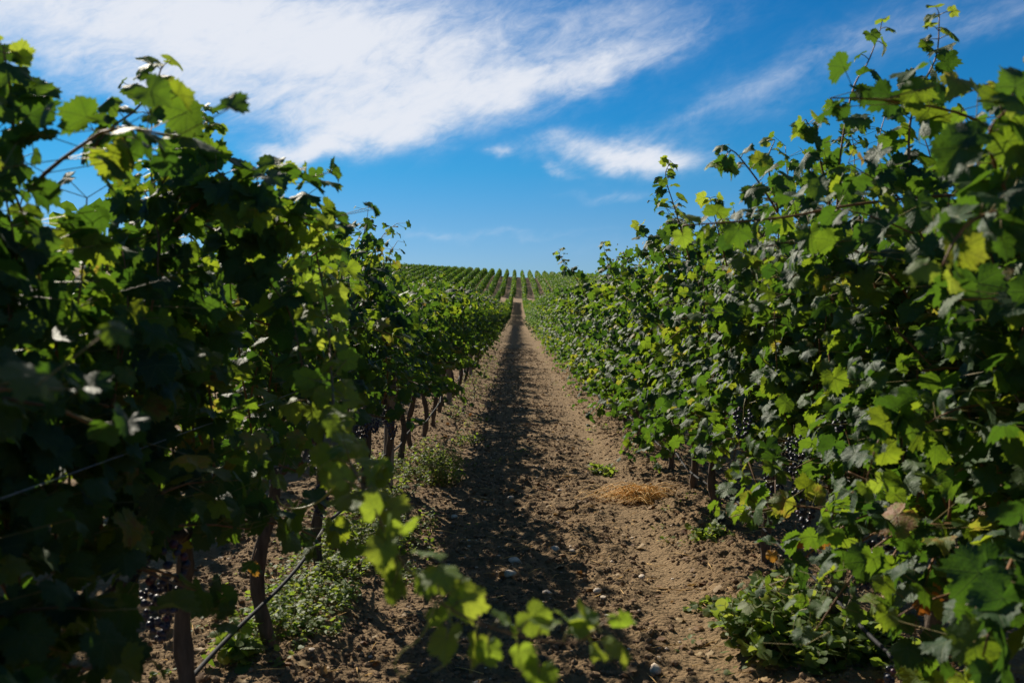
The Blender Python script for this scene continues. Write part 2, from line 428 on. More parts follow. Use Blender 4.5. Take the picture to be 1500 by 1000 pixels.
# ------------------------------------------------------------------ leaves
_ctrl = np.array([(0, 1.0), (14, .86), (24, .74), (36, .80), (50, .92), (66, .84), (82, .70), (98, .76), (110, .80), (132, .74), (152, .66), (168, .44), (180, .06)])
def leaf_r(deg, deep=1.0):
    r = np.interp(np.abs(deg), _ctrl[:, 0], _ctrl[:, 1])
    return r * (1 if deep == 1 else 1) 
def leaf_template(nout, ninn, teeth, fold, droop, ripple, seed):
    rg = np.random.default_rng(seed)
    th = np.linspace(-180, 180, nout + 1)[:-1] + (180 / nout)
    r = leaf_r(th) * (1 + rg.normal(0, .035, nout))
    if teeth: r = r * (1 + teeth * np.where(np.arange(nout) % 2 == 0, 1, -1) * (np.abs(th) < 172))
    P = [np.zeros((1, 2))]; idx_in = None
    if ninn:
        t2 = np.linspace(-180, 180, ninn + 1)[:-1] + (180 / ninn)
        r2 = .52 * leaf_r(t2) ** .6
        P.append(np.stack([r2 * np.sin(np.radians(t2)), r2 * np.cos(np.radians(t2))], -1))
    P.append(np.stack([r * np.sin(np.radians(th)), r * np.cos(np.radians(th))], -1))
    P = np.vstack(P); F = []
    if ninn:
        for k in range(ninn): F.append((0, 1 + (k + 1) % ninn, 1 + k))
        o0 = 1 + ninn; q = nout // ninn
        for k in range(ninn):
            for j in range(q):
                F.append((1 + k, o0 + (k * q + j + 1) % nout, o0 + (k * q + j) % nout))
            F.append((1 + k, 1 + (k + 1) % ninn, o0 + ((k + 1) * q) % nout))
    else:
        for k in range(nout): F.append((0, 1 + (k + 1) % nout, 1 + k))
    x, y = P[:, 0], P[:, 1]; rr = np.hypot(x, y); ang = np.arctan2(x, y)
    z = fold * np.abs(x) - droop * np.clip(y, -.3, 2) ** 2 + ripple * np.sin(ang * 5 + rg.uniform(0, 6)) * rr ** 2 + ripple * .7 * np.sin(ang * 3 + rg.uniform(0, 6)) * rr ** 2
    z -= .10 * rr ** 2
    return np.stack([x, y, z], -1), np.array(F), P.copy()
HI = [leaf_template(48, 24, .075, f, d, rp, s) for s, (f, d, rp) in enumerate([(.26, .18, .09), (-.24, .3, .10), (.05, .42, .14), (.45, .10, .10), (-.38, .16, .15), (.14, .5, .12)])]
MID = [leaf_template(24, 8, .07, f, d, rp, 10 + s) for s, (f, d, rp) in enumerate([(.26, .18, .08), (-.25, .3, .08), (.1, .42, .12), (-.38, .14, .13)])]
LOW = [leaf_template(8, 0, .12, f, d, 0.05, 20 + s) for s, (f, d) in enumerate([(.2, .2), (-.25, .1), (.1, .3)])]
def oval_template(w, fold):
    P = np.array([(0, 0), (w * .8, .3), (w, .55), (w * .6, .85), (0, 1.0), (-w * .6, .85), (-w, .55), (-w * .8, .3), (0, .5)])
    F = [(8, (k + 1) % 8, k) for k in range(8)]
    z = fold * np.abs(P[:, 0]) - .25 * P[:, 1] ** 2
    return np.column_stack([P, z]), np.array(F), P.copy()
OVAL = [oval_template(.35, .3), oval_template(.45, -.2), oval_template(.28, .4)]
ROUND = [oval_template(.55, .2), oval_template(.62, -.15), oval_template(.5, .35)]

def unit(v): return v / (np.linalg.norm(v, axis=-1, keepdims=True) + 1e-9)
def place_leaves(mb, temps, base, tip, nrm, size, rnd, rg, mat=0):
    base, tip, nrm, size, rnd = map(np.asarray, (base, tip, nrm, size, rnd))
    if not len(base): return
    which = rg.integers(0, len(temps), len(base))
    for k, (T, F, uv) in enumerate(temps):
        m = which == k; n = int(m.sum())
        if not n: continue
        y = unit(tip[m]); z = unit(nrm[m] - (nrm[m] * y).sum(1, keepdims=True) * y); x = np.cross(y, z)
        wid = rg.uniform(.88, 1.12, (n, 1, 1)); crl = rg.uniform(.5, 1.5, (n, 1, 1))
        V = base[m][:, None, :] + size[m][:, None, None] * (T[None, :, 0:1] * wid * x[:, None, :] + T[None, :, 1:2] * y[:, None, :] + T[None, :, 2:3] * crl * z[:, None, :])
        nv = len(T)
        FF = (F[None] + np.arange(n)[:, None, None] * nv).reshape(-1, 3)
        mb.add(V.reshape(-1, 3), FF, mat, np.tile(uv, (n, 1)), np.repeat(rnd[m], nv))

# ------------------------------------------------------------------ one grapevine
def grow(rg, P):
    """shoots (polylines) and leaves of a vine, row along local Y"""
    shoots, Lb, Lt, Ln, Ls, Lr, petA = [], [], [], [], [], [], []
    def leaf(node, o, size, rn, pl):
        p = unit(o * .8 + np.array((0, 0, .3)) + rg.normal(0, .3, 3))
        b = node + p * pl
        t = unit(o * .65 + np.array((0, 0, -.55)) + rg.normal(0, .38, 3))
        n = unit(o * .55 + np.array((0, 0, .75)) + rg.normal(0, .42, 3))
        Lb.append(b); Lt.append(t); Ln.append(n); Ls.append(size); Lr.append(rn); petA.append(node)
    for i in range(P['n']):
        u = rg.random()
        y0 = (i + rg.random()) / P['n'] * 1.3 - .65
        pos = np.array((rg.normal(0, .05), y0, P['head'] + rg.normal(0, .05)))
        side = 1 if rg.random() < .5 else -1
        if P['aisle'] == 1 or rg.random() < .35: side = P['aisle']
        if u < P['hang']:
            kind = 'hang'; d = unit(np.array((side * rg.uniform(.5, 1.0), rg.normal(0, .5), .25))); Ln_ = rg.uniform(*P['hl'])
        elif u < P['hang'] + P['flop']:
            kind = 'flop'; side = 1 if rg.random() < .55 else -1; pos = np.array((rg.normal(0, .08), y0, rg.uniform(1.15, P['top'] - .25))); d = unit(np.array((side * rg.uniform(.5, 1), rg.normal(0, .5), rg.uniform(.2, .9)))); Ln_ = rg.uniform(.45, P['fl'])
        else:
            kind = 'up'; d = unit(np.array((rg.normal(0, .14), rg.normal(0, .22), 1))); Ln_ = rg.uniform(P['top'] - P['head'] - .45, P['top'] - P['head'] + .2)
            if rg.random() < P['tall']: Ln_ += rg.uniform(.15, .5)
        step = .068; ns = max(4, int(Ln_ / step)); pts = [pos.copy()]
        az0 = rg.normal(0, .6); sg = 1 if rg.random() < .5 else -1
        tone = np.clip(rg.normal(.42, .12), .1, .8)
        for k in range(ns):
            f = k / ns
            d = d + rg.normal(0, .10, 3)
            if kind == 'up':
                if pos[2] < P['top'] - .25: d[0] -= .5 * pos[0] + .0; d[2] += .06
                else: d[2] -= .05 + .05 * rg.random()
            elif kind == 'hang': d[2] -= .13
            else: d[2] -= .11
            d = unit(d); pos = pos + d * step
            if pos[2] < P['low']: break
            pts.append(pos.copy())
            sg = -sg; a = az0 + rg.normal(0, .5)
            o = np.array((sg * math.cos(a), math.sin(a), 0.0))
            sz = P['leaf'] * rg.uniform(.72, 1.12) * (1 - .62 * max(0, (f - .62) / .38))
            rn = np.clip(tone + .16 * max(0, f - .6) + rg.normal(0, .17), 0, .97)
            if rg.random() < P['old'] * (1.6 if pos[2] < .95 else .5): rn = rg.uniform(.97, 1)
            leaf(pos, o, sz, rn, rg.uniform(.05, .105))
            for e in range(3):
                if rg.random() < P['lat'] * (.5 if f > .8 else .5 + .25 * (1 if pos[2] < 1.9 else 0)):
                    a2 = rg.normal(0, .9); s2 = 1 if rg.random() < .5 else -1
                    o2 = np.array((s2 * math.cos(a2), math.sin(a2), 0))
                    leaf(pos + o2 * rg.uniform(.02, P['depth'] * (1 - .6 * f)) + rg.normal(0, .04 - .02 * f, 3), o2, sz * rg.uniform(.55, 1.0), np.clip(rn + rg.normal(.05, .15), 0, .96), rg.uniform(.03, .07)); petA[-1] = pos
        if len(pts) > 3: shoots.append(np.array(pts))
    return shoots, tuple(np.array(a) for a in (Lb, Lt, Ln, Ls, Lr, petA))

PL = dict(n=15, head=.88, hang=.13, hl=(.2, .42), flop=.14, fl=.6, top=1.95, tall=.08, low=.55, leaf=.074, lat=.72, depth=.16, old=.012, aisle=1)
PR = dict(n=27, head=.78, hang=.42, hl=(.4, .9), flop=.19, fl=.75, top=2.13, tall=.22, low=.15, leaf=.071, lat=1.0, depth=.21, old=.012, aisle=-1)

def trunk_mesh(rg, sides=9, arms=True, canes=None):
    mb = MB()
    n = 16; t = np.linspace(0, 1, n); lean = rg.normal(0, .07, 2)
    ph = rg.uniform(0, 6, 4)
    P = np.stack([lean[0] * t * (1 - t) * 3 + .036 * np.sin(t * 7 + ph[0]) * t ** .6, lean[1] * t * (1 - t) * 3 + .03 * np.sin(t * 6 + ph[1]) * t, -.05 + t * .86], -1)
    r = (.031 - .007 * t) * (1 + .16 * np.sin(t * 17 + ph[2]) * .6 + rg.normal(0, .11, n)); r[0] *= 1.35; r[1] *= 1.15; r[-1] *= 1.15
    mb.tube(P, r, sides)
    if arms:
        for s in (-1, 1):
            m = 9; q = np.linspace(0, 1, m)
            A = np.stack([P[-1, 0] * (1 - q) + .02 * np.sin(q * 8 + ph[3]), P[-1, 1] * (1 - q) + s * q * .58, P[-1, 2] - .02 + .03 * np.sin(q * 5) + .02 * rg.normal(0, 1, m)], -1)
            A[0] = P[-1] - (0, 0, .02)
            mb.tube(A, np.linspace(.022, .012, m) * (1 + rg.normal(0, .1, m)), 6)
    if canes:
        for c in canes: mb.tube(c[::2] if len(c) > 6 else c, np.linspace(.0045, .002, len(c[::2] if len(c) > 6 else c)), 4, 1)
    return mb

def bunch_mesh(rg, n=46, sub=1):
    bm_v, bm_f = ico(sub)
    mb = MB()
    for k in range(n):
        t = (k + .5) / n; z = -.15 * t; rad = .047 * (1 - t) ** .55 * (.35 + .65 * min(1, t * 6)) + .004
        a = k * 2.39996 + rg.normal(0, .3); r = .0102 * rg.uniform(.7, 1.12)
        c = np.array((rad * math.cos(a), rad * math.sin(a), z + rg.normal(0, .005)))
        mb.add(bm_v * r + c, bm_f, 0, None, np.full(len(bm_v), rg.random()))
    mb.tube([(0, 0, .06), (.004, 0, .02), (0, .002, -.03), (0, 0, -.1)], [.002, .002, .0016, .001], 4, 1)
    return mb
def ico(sub):
    import bmesh
    b = bmesh.new(); bmesh.ops.create_icosphere(b, subdivisions=sub, radius=1)
    V = np.array([v.co[:] for v in b.verts]); F = np.array([[v.index for v in f.verts] for f in b.faces]); b.free()
    return V, F

def vine(name, loc, rg, P, lod, label, group, bunches=(), cull=()):
    root = empty(name, loc); tag(root, label, 'grapevine', group)
    shoots, (b, t, n, s, r, pa) = grow(rg, P)
    off = np.array(loc)
    if len(cull):
        keep = np.ones(len(b), bool); c = b + t * s[:, None] * .4 + off
        for p0, rad, depth in cull:
            v = unit(np.array((0, 0, EYE)) - p0); w = c - p0; al = w @ v
            dist = np.linalg.norm(w - al[:, None] * v, axis=1)
            keep &= ~((dist < rad) & (al > -.03) & (al < depth))
        b, t, n, s, r, pa = b[keep], t[keep], n[keep], s[keep], r[keep], pa[keep]
    mb = MB()
    if lod == 0:
        place_leaves(mb, HI, b, t, n, s, r, rg)
        A = pa; B = b                                                # leaf stalks as slim three-sided tubes
        d = unit(B - A); e = unit(np.cross(d, (0.3, .2, .93))); f = np.cross(d, e); rr = .0012
        ring = [e * rr, (-.5 * e + .866 * f) * rr, (-.5 * e - .866 * f) * rr]
        V = np.stack([A + q for q in ring] + [B + q for q in ring], 1); m = len(V)
        F = np.array([(0, 1, 4), (0, 4, 3), (1, 2, 5), (1, 5, 4), (2, 0, 3), (2, 3, 5)])
        mb.add(V.reshape(-1, 3), (F[None] + np.arange(m)[:, None, None] * 6).reshape(-1, 3), 1, None, np.repeat(rg.random(m), 6))
        mb.build('foliage', [M['leaf'], M['stem']], root)
        trunk_mesh(rg, 10).build('trunk', M['bark'], root)
        for c in shoots:
            cm = MB(); cm.tube(c, np.linspace(.0052, .0018, len(c)), 5); cm.build('cane', M['cane'], root)
    elif lod == 1:
        place_leaves(mb, MID, b, t, n, s, r, rg)
        mb.build('foliage', [M['leaf']], root)
        trunk_mesh(rg, 7, True, shoots).build('trunk', [M['bark'], M['cane']], root)
    else:
        k = rg.random(len(b)) < (.8 if P['aisle'] == 1 else .5)
        place_leaves(mb, LOW, b[k], t[k], n[k], s[k] * 1.32, r[k], rg)
        mb.build('foliage', [M['leaf']], root)
        trunk_mesh(rg, 5, False).build('trunk', [M['bark']], root)
    return root

BUNCH = None
def hang_bunch(root, p, k, scale=1.0):
    global BUNCH
    if BUNCH is None:
        BUNCH = [bunch_mesh(np.random.default_rng(70 + q), 44 + 6 * q, 2).build('grape_bunch', [M['grape'], M['stem']]) for q in range(3)]
        hang_bunch.first = [True] * 3
    q = k % 3
    if hang_bunch.first[q]: o = BUNCH[q]; hang_bunch.first[q] = False
    else: o = BUNCH[q].copy(); COL.objects.link(o)
    o.parent = root; o.location = Vector(p) - root.location; o.rotation_euler = (random.uniform(-.15, .15), random.uniform(-.15, .15), k * 1.3); o.scale = (scale,) * 3

random.seed(4)
ORD = ['nearest', 'second', 'third', 'fourth', 'fifth', 'sixth', 'seventh', 'eighth', 'ninth', 'tenth', 'eleventh', 'twelfth']
YL0, YR0, STEP = 1.9, 2.0, 1.2
look_l = ['dark shaded grapevine filling the left picture edge, nearest in its row',
          'second nearest grapevine left of the path, its long cane reaching across the path',
          'third nearest grapevine left of the path, slim dark trunk crossing the drip hose',
          'fourth nearest grapevine left of the path, curved trunk among tall weeds',
          'grapevine just in front of the nearest grey post left of the path',
          'grapevine with a leaning trunk right beside the nearest grey post left of the path']
look_r = ['large leaved blurred grapevine filling the right picture edge, nearest in its row',
          'second nearest grapevine right of the path, tall shoots against the sky',
          'third nearest grapevine right of the path, with black grape bunches',
          'fourth nearest grapevine right of the path, trunk behind the creeper mound',
          'fifth nearest grapevine right of the path, beside the bare wheel track',
          'sixth nearest grapevine right of the path, near the dry straw tuft']

# black bunches the photo shows (photo x, y, distance, side, vine index, size)
BL = [(240, 800, 2.75, 'L', 1, 1.25), (228, 860, 2.8, 'L', 1, 1.0)]
BRS = [(1180, 715, 4.15, 'R', 2, 1.1), (1215, 770, 3.95, 'R', 2, 1.15), (1290, 790, 3.75, 'R', 1, 1.2), (1262, 800, 3.8, 'R', 1, 1.1), (1228, 592, 4.0, 'R', 2, .8), (1300, 610, 3.7, 'R', 1, .85),
       (1165, 640, 4.3, 'R', 2, .9), (1400, 800, 3.1, 'R', 1, 1.0), (1425, 850, 2.9, 'R', 1, 1.0), (1320, 975, 3.2, 'R', 1, 1.0), (1090, 600, 5.0, 'R', 3, 1.0), (1135, 690, 4.6, 'R', 2, 1.0)]
ALLB = BL + BRS
vines = {}
for side, X, Y0, P0, looks in (('L', ROW_L, YL0, PL, look_l), ('R', ROW_R, YR0, PR, look_r)):
    for i in range(6):
        P = dict(P0)
        if side == 'L' and i < 2: P.update(hang=(.22, .22)[i], hl=((.25, .5), (.3, .6))[i], low=(.64, .48)[i], n=(32, 23)[i], top=(2.03, 2.02)[i], leaf=.076, lat=.95, tall=0, flop=.2)
        if side == 'L' and i == 2: P.update(n=16)
        if side == 'R' and i < 3: P.update(n=30, flop=.24, hang=.36, depth=.22, leaf=.074, tall=0 if i < 2 else .16, top=(2.2, 2.2, 2.1)[i])
        if side == 'R' and i in (2, 3): P.update(hl=(.4, .75), low=.24)
        y = Y0 + STEP * i
        cull = [(at(px, py + 35, d), .075 * sc, .6) for (px, py, d, sd, vi, sc) in ALLB if sd == side and abs(vi - i) <= 1]
        vines[side, i] = vine('grapevine', (X, y, 0.03), np.random.default_rng(100 + i + (50 if side == 'R' else 0)), P, 0,
                              looks[i], 'grapevines in the row %s of the path' % ('left' if side == 'L' else 'right'), cull=cull)
for k, (px, py, d, sd, vi, sc) in enumerate(ALLB):
    hang_bunch(vines[sd, vi], at(px, py, d), k, sc)
rgb = np.random.default_rng(9)
for (side, X, P0) in (('L', ROW_L, PL), ('R', ROW_R, PR)):          # a few more bunches half hidden in the fruit zone
    for i in range(2, 6):
        for q in range(3):
            hang_bunch(vines[side, i], (X + rgb.choice((-1, 1)) * rgb.uniform(.04, .16), vines[side, i].location.y + rgb.uniform(-.5, .5), rgb.uniform(.68, .86)), int(rgb.integers(0, 9)), rgb.uniform(.8, 1.1))

# the rest of the two rows beside the path: copies of six middle and four far vines
for side, X, Y0, P0 in (('L', ROW_L, YL0, PL), ('R', ROW_R, YR0, PR)):
    rg = np.random.default_rng(7 if side == 'L' else 8)
    word = 'left' if side == 'L' else 'right'
    grp = 'grapevines in the row %s of the path' % word
    protos, lods, used = [], [], []
    for k in range(6): protos.append((1, 300 + k))
    for k in range(4): protos.append((2, 400 + k))
    made = {}
    prev = -1
    for i in range(6, 82):
        y = Y0 + STEP * i
        c = [k for k in range(0, 6) if k != prev] if y < 42 else [k for k in range(6, 10) if k != prev]
        k = int(rg.choice(c)); prev = k
        if i < 12: lab = '%s nearest leafy grapevine in the row %s of the dirt path' % (ORD[i], word)
        elif y < 42: lab = 'grapevine in the receding middle of the leafy row %s of the path' % word
        else: lab = 'small distant grapevine in the narrowing far part of the row %s of the path' % word
        g2 = grp if i < 12 else ('middle ' if y < 42 else 'distant ') + grp
        loc = (X + rg.normal(0, .02), y + rg.normal(0, .04), float(terrain(X, y)) + .02)
        if k not in made:
            P = dict(P0)
            if side == 'L': P.update(top=1.93, tall=.07, n=19, hang=.24, hl=(.3, .6), low=.46)
            made[k] = vine('grapevine', loc, np.random.default_rng(protos[k][1] + (50 if side == 'R' else 0)), P, protos[k][0], lab, g2)
            o = made[k]
        else:
            o = copy_tree(made[k]); o.location = loc; tag(o, lab, 'grapevine', g2)
            o.rotation_euler.z = rg.normal(0, .06)
        o.scale = (1, 1, rg.uniform(.93, 1.05))

# ------------------------------------------------------------------ vine rows further off: one object per row
def row_object(X, y0, y1, per_m, size, label, group, seed, trunks=False, width=.26, h0=.55, h1=2.1):
    rg = np.random.default_rng(seed)
    n = int((y1 - y0) * per_m)
    y = rg.uniform(y0, y1, n)
    lump = vnoise(y * .9 + seed * 13.7, y * 0 + seed, LAT[6]); lump2 = vnoise(y * 2.7 + seed * 3.1, y * 0 + seed, LAT[7])
    top = h1 - .25 + .35 * lump + .25 * lump2
    z = h0 + (top - h0) * rg.random(n) ** .85
    z = np.where(rg.random(n) < .03, top + rg.uniform(0, .3, n), z)
    wz = width * (.75 + .6 * lump2) * np.sin(np.clip((z - h0 + .35) / (top - h0 + .5), 0, 1) * math.pi) ** .5
    sgn = np.where(rg.random(n) < .5, -1, 1)
    x = X + sgn * wz * rg.random(n) ** .45
    gz = terrain(x, y)
    base = np.stack([x, y, z + gz], -1)
    kp = rg.random(n) < np.clip(.35 + 1.1 * vnoise(y * .31 + seed * 5.3, y * 0 + seed, LAT[1]), 0, 1); base, sgn, y = base[kp], sgn[kp], y[kp]; n = int(kp.sum())
    o = np.stack([sgn * rg.uniform(.3, 1, n), rg.normal(0, .6, n), np.zeros(n)], -1)
    t = unit(o * .6 + np.array((0, 0, -.5)) + rg.normal(0, .4, (n, 3))); nn = unit(o * .6 + np.array((0, 0, .7)) + rg.normal(0, .45, (n, 3)))
    mb = MB()
    r = np.clip(.42 + .25 * (vnoise(y * .35 + seed, y * 0, LAT[3]) - .5) + rg.normal(0, .18, n), 0, .975)
    place_leaves(mb, LOW, base, t, nn, size * rg.uniform(.7, 1.2, n), r, rg)
    root = empty('vine_row', (0, 0, 0)); tag(root, label, 'vine row', group)
    root.location = (X, y0, float(terrain(X, y0)))
    f = mb.build('foliage', M['leaf'], root); f.location = -root.location
    if trunks:
        tm = MB()
        for yy in np.arange(y0, y1, 1.2):
            xx = X + rg.normal(0, .02); g = float(terrain(xx, yy))
            tm.tube([(xx, yy, g - .05), (xx + rg.normal(0, .03), yy + rg.normal(0, .03), g + .4), (xx, yy, g + .85)], [.034, .027, .026], 5)
        k = tm.build('trunks', M['bark'], root); k.location = -root.location; k['kind'] = 'stuff'
    return root
gN = 'vine rows of the near block'
row_object(ROW_L - GAP, -1, 203, 300, .115, 'long vine row glimpsed through the leaves behind the row left of the path', gN, 1, True)
row_object(ROW_R + GAP, -1, 203, 260, .115, 'long vine row glimpsed through the leaves behind the row right of the path', gN, 2, True)
row_object(ROW_L, YL0 + STEP * 82 - .6, 203, 130, .16, 'far end stretch of the row left of the path, running up to the headland', gN, 3)
row_object(ROW_R, YR0 + STEP * 82 - .6, 203, 130, .16, 'far end stretch of the row right of the path, running up to the headland', gN, 4)
for k in range(2, 12): row_object(ROW_L - GAP * k, 110, 203, 80, .2, 'far row end showing as a green strip at the hill foot left of the path', gN + ' left of the path', 10 + k)
for k in range(2, 7): row_object(ROW_R + GAP * k, 110, 203, 80, .2, 'far row end showing as a green strip at the hill foot right of the path', gN + ' right of the path', 30 + k)
for k in range(-34, 12):
    X = -1.07 + .35 + GAP * k
    if -2 <= k <= 2:
        lab = ['hillside vine row second left of the one in line with the path', 'hillside vine row just left of the one in line with the path', 'hillside vine row in line with the dirt path, running to the hill crest',
               'hillside vine row just right of the one in line with the path', 'hillside vine row second right of the one in line with the path'][k + 2]
        g = 'vine rows on the far hill'
    elif k < 0: lab, g = 'thin straight vine row on the far hillside, left part of the hill', 'vine rows on the left part of the far hill'
    else: lab, g = 'thin straight vine row on the far hillside, right part of the hill', 'vine rows on the right part of the far hill'
    row_object(X, 215 + (k % 3) * .5, 352, 78, .20, lab, g, 60 + k + 34, False, .42, .2, 2.15)

# ------------------------------------------------------------------ hero shoots that leave the hedge
def tendril_pts(p, d, rg, n=26, length=.16):
    pts = [np.array(p, float)]; d = unit(np.array(d, float)); a = 0
    for k in range(n):
        f = k / n; a += .05 + .75 * max(0, f - .55)
        ax = unit(np.array((.3, .9, .2)))
        d = unit(d + np.cross(ax, d) * (.04 + .9 * max(0, f - .6)) + np.array((0, 0, -.05)))
        pts.append(pts[-1] + d * length / n * (1.4 - f * .8))
    return np.array(pts)
def hero(root, pts, seed, size, step=.055, pale_frac=0.3, tend=0, rad=.0042, tipsmall=.55, dense=1.0, name='shoot', tone=.42):
    rg = np.random.default_rng(seed)
    C = smooth_curve(pts, max(14, int(np.linalg.norm(np.diff(np.array(pts), axis=0), axis=1).sum() / .03)))
    off = np.array(root.location)
    cm = MB(); cm.tube(C - off, np.linspace(rad, rad * .4, len(C)), 6)
    sh = cm.build(name, M['cane'], root)
    seg = np.linalg.norm(np.diff(C, axis=0), axis=1); s = np.concatenate([[0], np.cumsum(seg)])
    b, t, n, sz, r, pa, yg = [], [], [], [], [], [], []
    sg = 1
    T = np.gradient(C, axis=0)
    for q in np.arange(step * .5, s[-1] + step * .6, step):
        for e in range(1 + int(rg.random() < dense - 1)):
            k = min(len(C) - 1, int(np.searchsorted(s, q))); f = q / s[-1]
            p = C[k]; tg = unit(T[k]); sg = -sg
            o = np.cross(tg, unit(np.array((rg.normal(0, .5), -1 + rg.normal(0, .3), rg.normal(0, .5))))) * sg
            o = unit(o + rg.normal(0, .35, 3) + tg * .25)
            pl = rg.uniform(.035, .075) * (1 - .4 * f)
            bb = p + o * pl
            b.append(bb); pa.append(p); t.append(unit(o * .8 + np.array((0, 0, -.45)) + rg.normal(0, .3, 3)))
            n.append(unit(o * .25 + np.array((0, -.35, .6)) + rg.normal(0, .4, 3)))
            sz.append(size * rg.uniform(.7, 1.1) * (1 - tipsmall * max(0, f - .55) / .45)); r.append(np.clip(rg.normal(tone, .16) + .12 * f, 0, .93)); yg.append(f > 1 - pale_frac)
    b, t, n, sz, r, pa, yg = map(np.array, (b, t, n, sz, r, pa, yg))
    mb = MB()
    place_leaves(mb, HI, b[~yg] - off, t[~yg], n[~yg], sz[~yg], r[~yg], rg, 0)
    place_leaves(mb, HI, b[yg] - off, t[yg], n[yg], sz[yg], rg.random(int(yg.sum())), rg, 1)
    for A, B in zip(pa, b): mb.tube(np.array([A, (A + B) / 2 + (0, 0, .004), B]) - off, [.0016, .0013, .0012], 4, 2)
    mb.build('foliage', [M['leaf'], M['young_or_lit_leaf'], M['stem']], sh)
    for q in range(tend):
        k = int(len(C) * rg.uniform(.45, .95))
        tm = MB(); tm.tube(tendril_pts(C[k], (rg.normal(0, .6), rg.normal(0, .3), -.6), rg) - off, np.linspace(.0016, .0008, 27), 5)
        tm.build('tendril', M['tendril'], sh)
    return sh
A_ = lambda *L: [at(*p) for p in L]
vl, vr = vines, vines
hero(vines['L', 1], A_((455, 330, 2.95), (478, 450, 2.85), (486, 560, 2.45), (498, 640, 2.1), (548, 745, 1.68), (592, 825, 1.48), (650, 885, 1.42), (740, 925, 1.40), (840, 940, 1.40), (893, 905, 1.40)), 1, 0.039, 0.032, 1.0, 0, .0032, .15, 1.7)  # every leaf gets the pale colour, painting in a sunlit sheen
sh = [c for c in vines['L', 1].children if c.name.startswith('shoot')][0]
off = np.array(vines['L', 1].location)
for pts in ([(640, 880, 1.42), (618, 930, 1.42), (588, 955, 1.42), (578, 975, 1.42), (590, 990, 1.42), (600, 982, 1.42), (596, 972, 1.42)],
            [(655, 890, 1.42), (668, 940, 1.42), (655, 968, 1.42), (632, 985, 1.42)], [(700, 915, 1.42), (692, 950, 1.42), (690, 985, 1.42)],
            [(860, 930, 1.42), (880, 915, 1.42), (892, 905, 1.42), (903, 895, 1.42)]):
    C = smooth_curve(A_(*pts), 30); tm = MB(); tm.tube(C - off, np.linspace(.0016, .0008, 30), 6); tm.build('tendril', M['tendril'], sh)
C = smooth_curve(A_((500, 690, 3.0), (488, 715, 3.0), (460, 738, 3.0), (430, 745, 3.0), (412, 738, 3.0), (405, 725, 3.0)), 24)
off = np.array(vines['L', 1].location); tm = MB(); tm.tube(C - off, np.linspace(.004, .002, 24), 6); tm.build('tendril', M['tendril'], vines['L', 1])
# left skyline shoots
hero(vines['L', 0], A_((120, 240, 2.4), (160, 190, 2.4), (200, 160, 2.42), (228, 120, 2.45), (238, 95, 2.45)), 2, 0.060, 0.031, 0.12, 0, .004, .4, 1.9)
hero(vines['L', 0], A_((20, 200, 2.1), (15, 130, 2.1), (5, 70, 2.1)), 3, 0.060, 0.031, 0.09, 0, .004, .4, 1.9)
hero(vines['L', 1], A_((210, 310, 2.8), (250, 250, 2.8), (278, 210, 2.82), (288, 185, 2.82), (300, 172, 2.82), (308, 185, 2.82)), 4, 0.056, 0.029, 0.12, 0, .0035, .6, 1.9)
hero(vines['L', 1], A_((260, 290, 2.8), (310, 250, 2.7), (350, 280, 2.65), (385, 310, 2.6)), 5, 0.066, 0.031, 0.06, 0, .004, .2, 1.9)
hero(vines['L', 1], A_((300, 330, 3.0), (350, 350, 2.9), (400, 330, 2.85), (440, 325, 2.8), (470, 340, 2.8)), 6, 0.064, 0.031, 0.12, 0, .004, .25, 1.9)
hero(vines['L', 1], A_((330, 360, 3.0), (380, 400, 2.8), (420, 450, 2.7), (440, 520, 2.65), (450, 600, 2.65)), 16, 0.064, 0.040, 0.06, 0, .004, .25, 1.4)
hero(vines['L', 5], A_((520, 400, 7.2), (535, 355, 7.2), (541, 320, 7.2)), 7, 0.056, 0.037, 0.12, 0, .0035, .4, 1.3)
# right skyline shoots
hero(vines['R', 1], A_((1225, 330, 3.4), (1232, 220, 3.4), (1250, 130, 3.4), (1272, 90, 3.4), (1290, 42, 3.4)), 8, 0.060, 0.046, 0.09, 0, .0042, .45, 1.2)
hero(vines['R', 1], A_((1335, 300, 3.3), (1332, 190, 3.3), (1350, 130, 3.3), (1372, 80, 3.3), (1376, 22, 3.3)), 9, 0.066, 0.040, 0.09, 1, .0045, .45, 1.5)
hero(vines['R', 1], A_((1222, 330, 3.4), (1205, 250, 3.4), (1190, 195, 3.4), (1180, 175, 3.4)), 10, 0.062, 0.037, 0.06, 0, .0042, .3, 1.3)
hero(vines['R', 1], A_((1440, 285, 3.0), (1360, 288, 2.95), (1250, 300, 2.9), (1150, 318, 2.9), (1060, 326, 2.95), (1000, 330, 3.0)), 11, 0.068, 0.052, 0.04, 0, .0052, .35, 1.0)
hero(vines['R', 2], A_((1150, 330, 3.7), (1120, 280, 3.6), (1095, 245, 3.55), (1070, 220, 3.5), (1055, 250, 3.5)), 12, 0.062, 0.040, 0.09, 0, .004, .35, 1.2)
hero(vines['R', 2], A_((1140, 310, 3.8), (1125, 240, 3.75), (1135, 205, 3.75)), 13, 0.062, 0.043, 0.06, 0, .004, .3, 1.2)
hero(vines['R', 4], A_((1010, 380, 5.6), (990, 310, 5.4), (975, 260, 5.3), (982, 236, 5.3)), 14, 0.056, 0.037, 0.12, 0, .004, .4, 1.5)
hero(vines['R', 0], A_((1500, 330, 2.0), (1460, 250, 1.95), (1450, 190, 1.9), (1490, 150, 1.9)), 15, 0.066, 0.034, 0.03, 0, .0045, .1, 1.7)
hero(vines['R', 0], A_((1500, 300, 1.95), (1430, 320, 1.8), (1400, 350, 1.78), (1380, 390, 1.78)), 17, 0.058, 0.034, 0.15, 0, .0045, .1, 1.5)
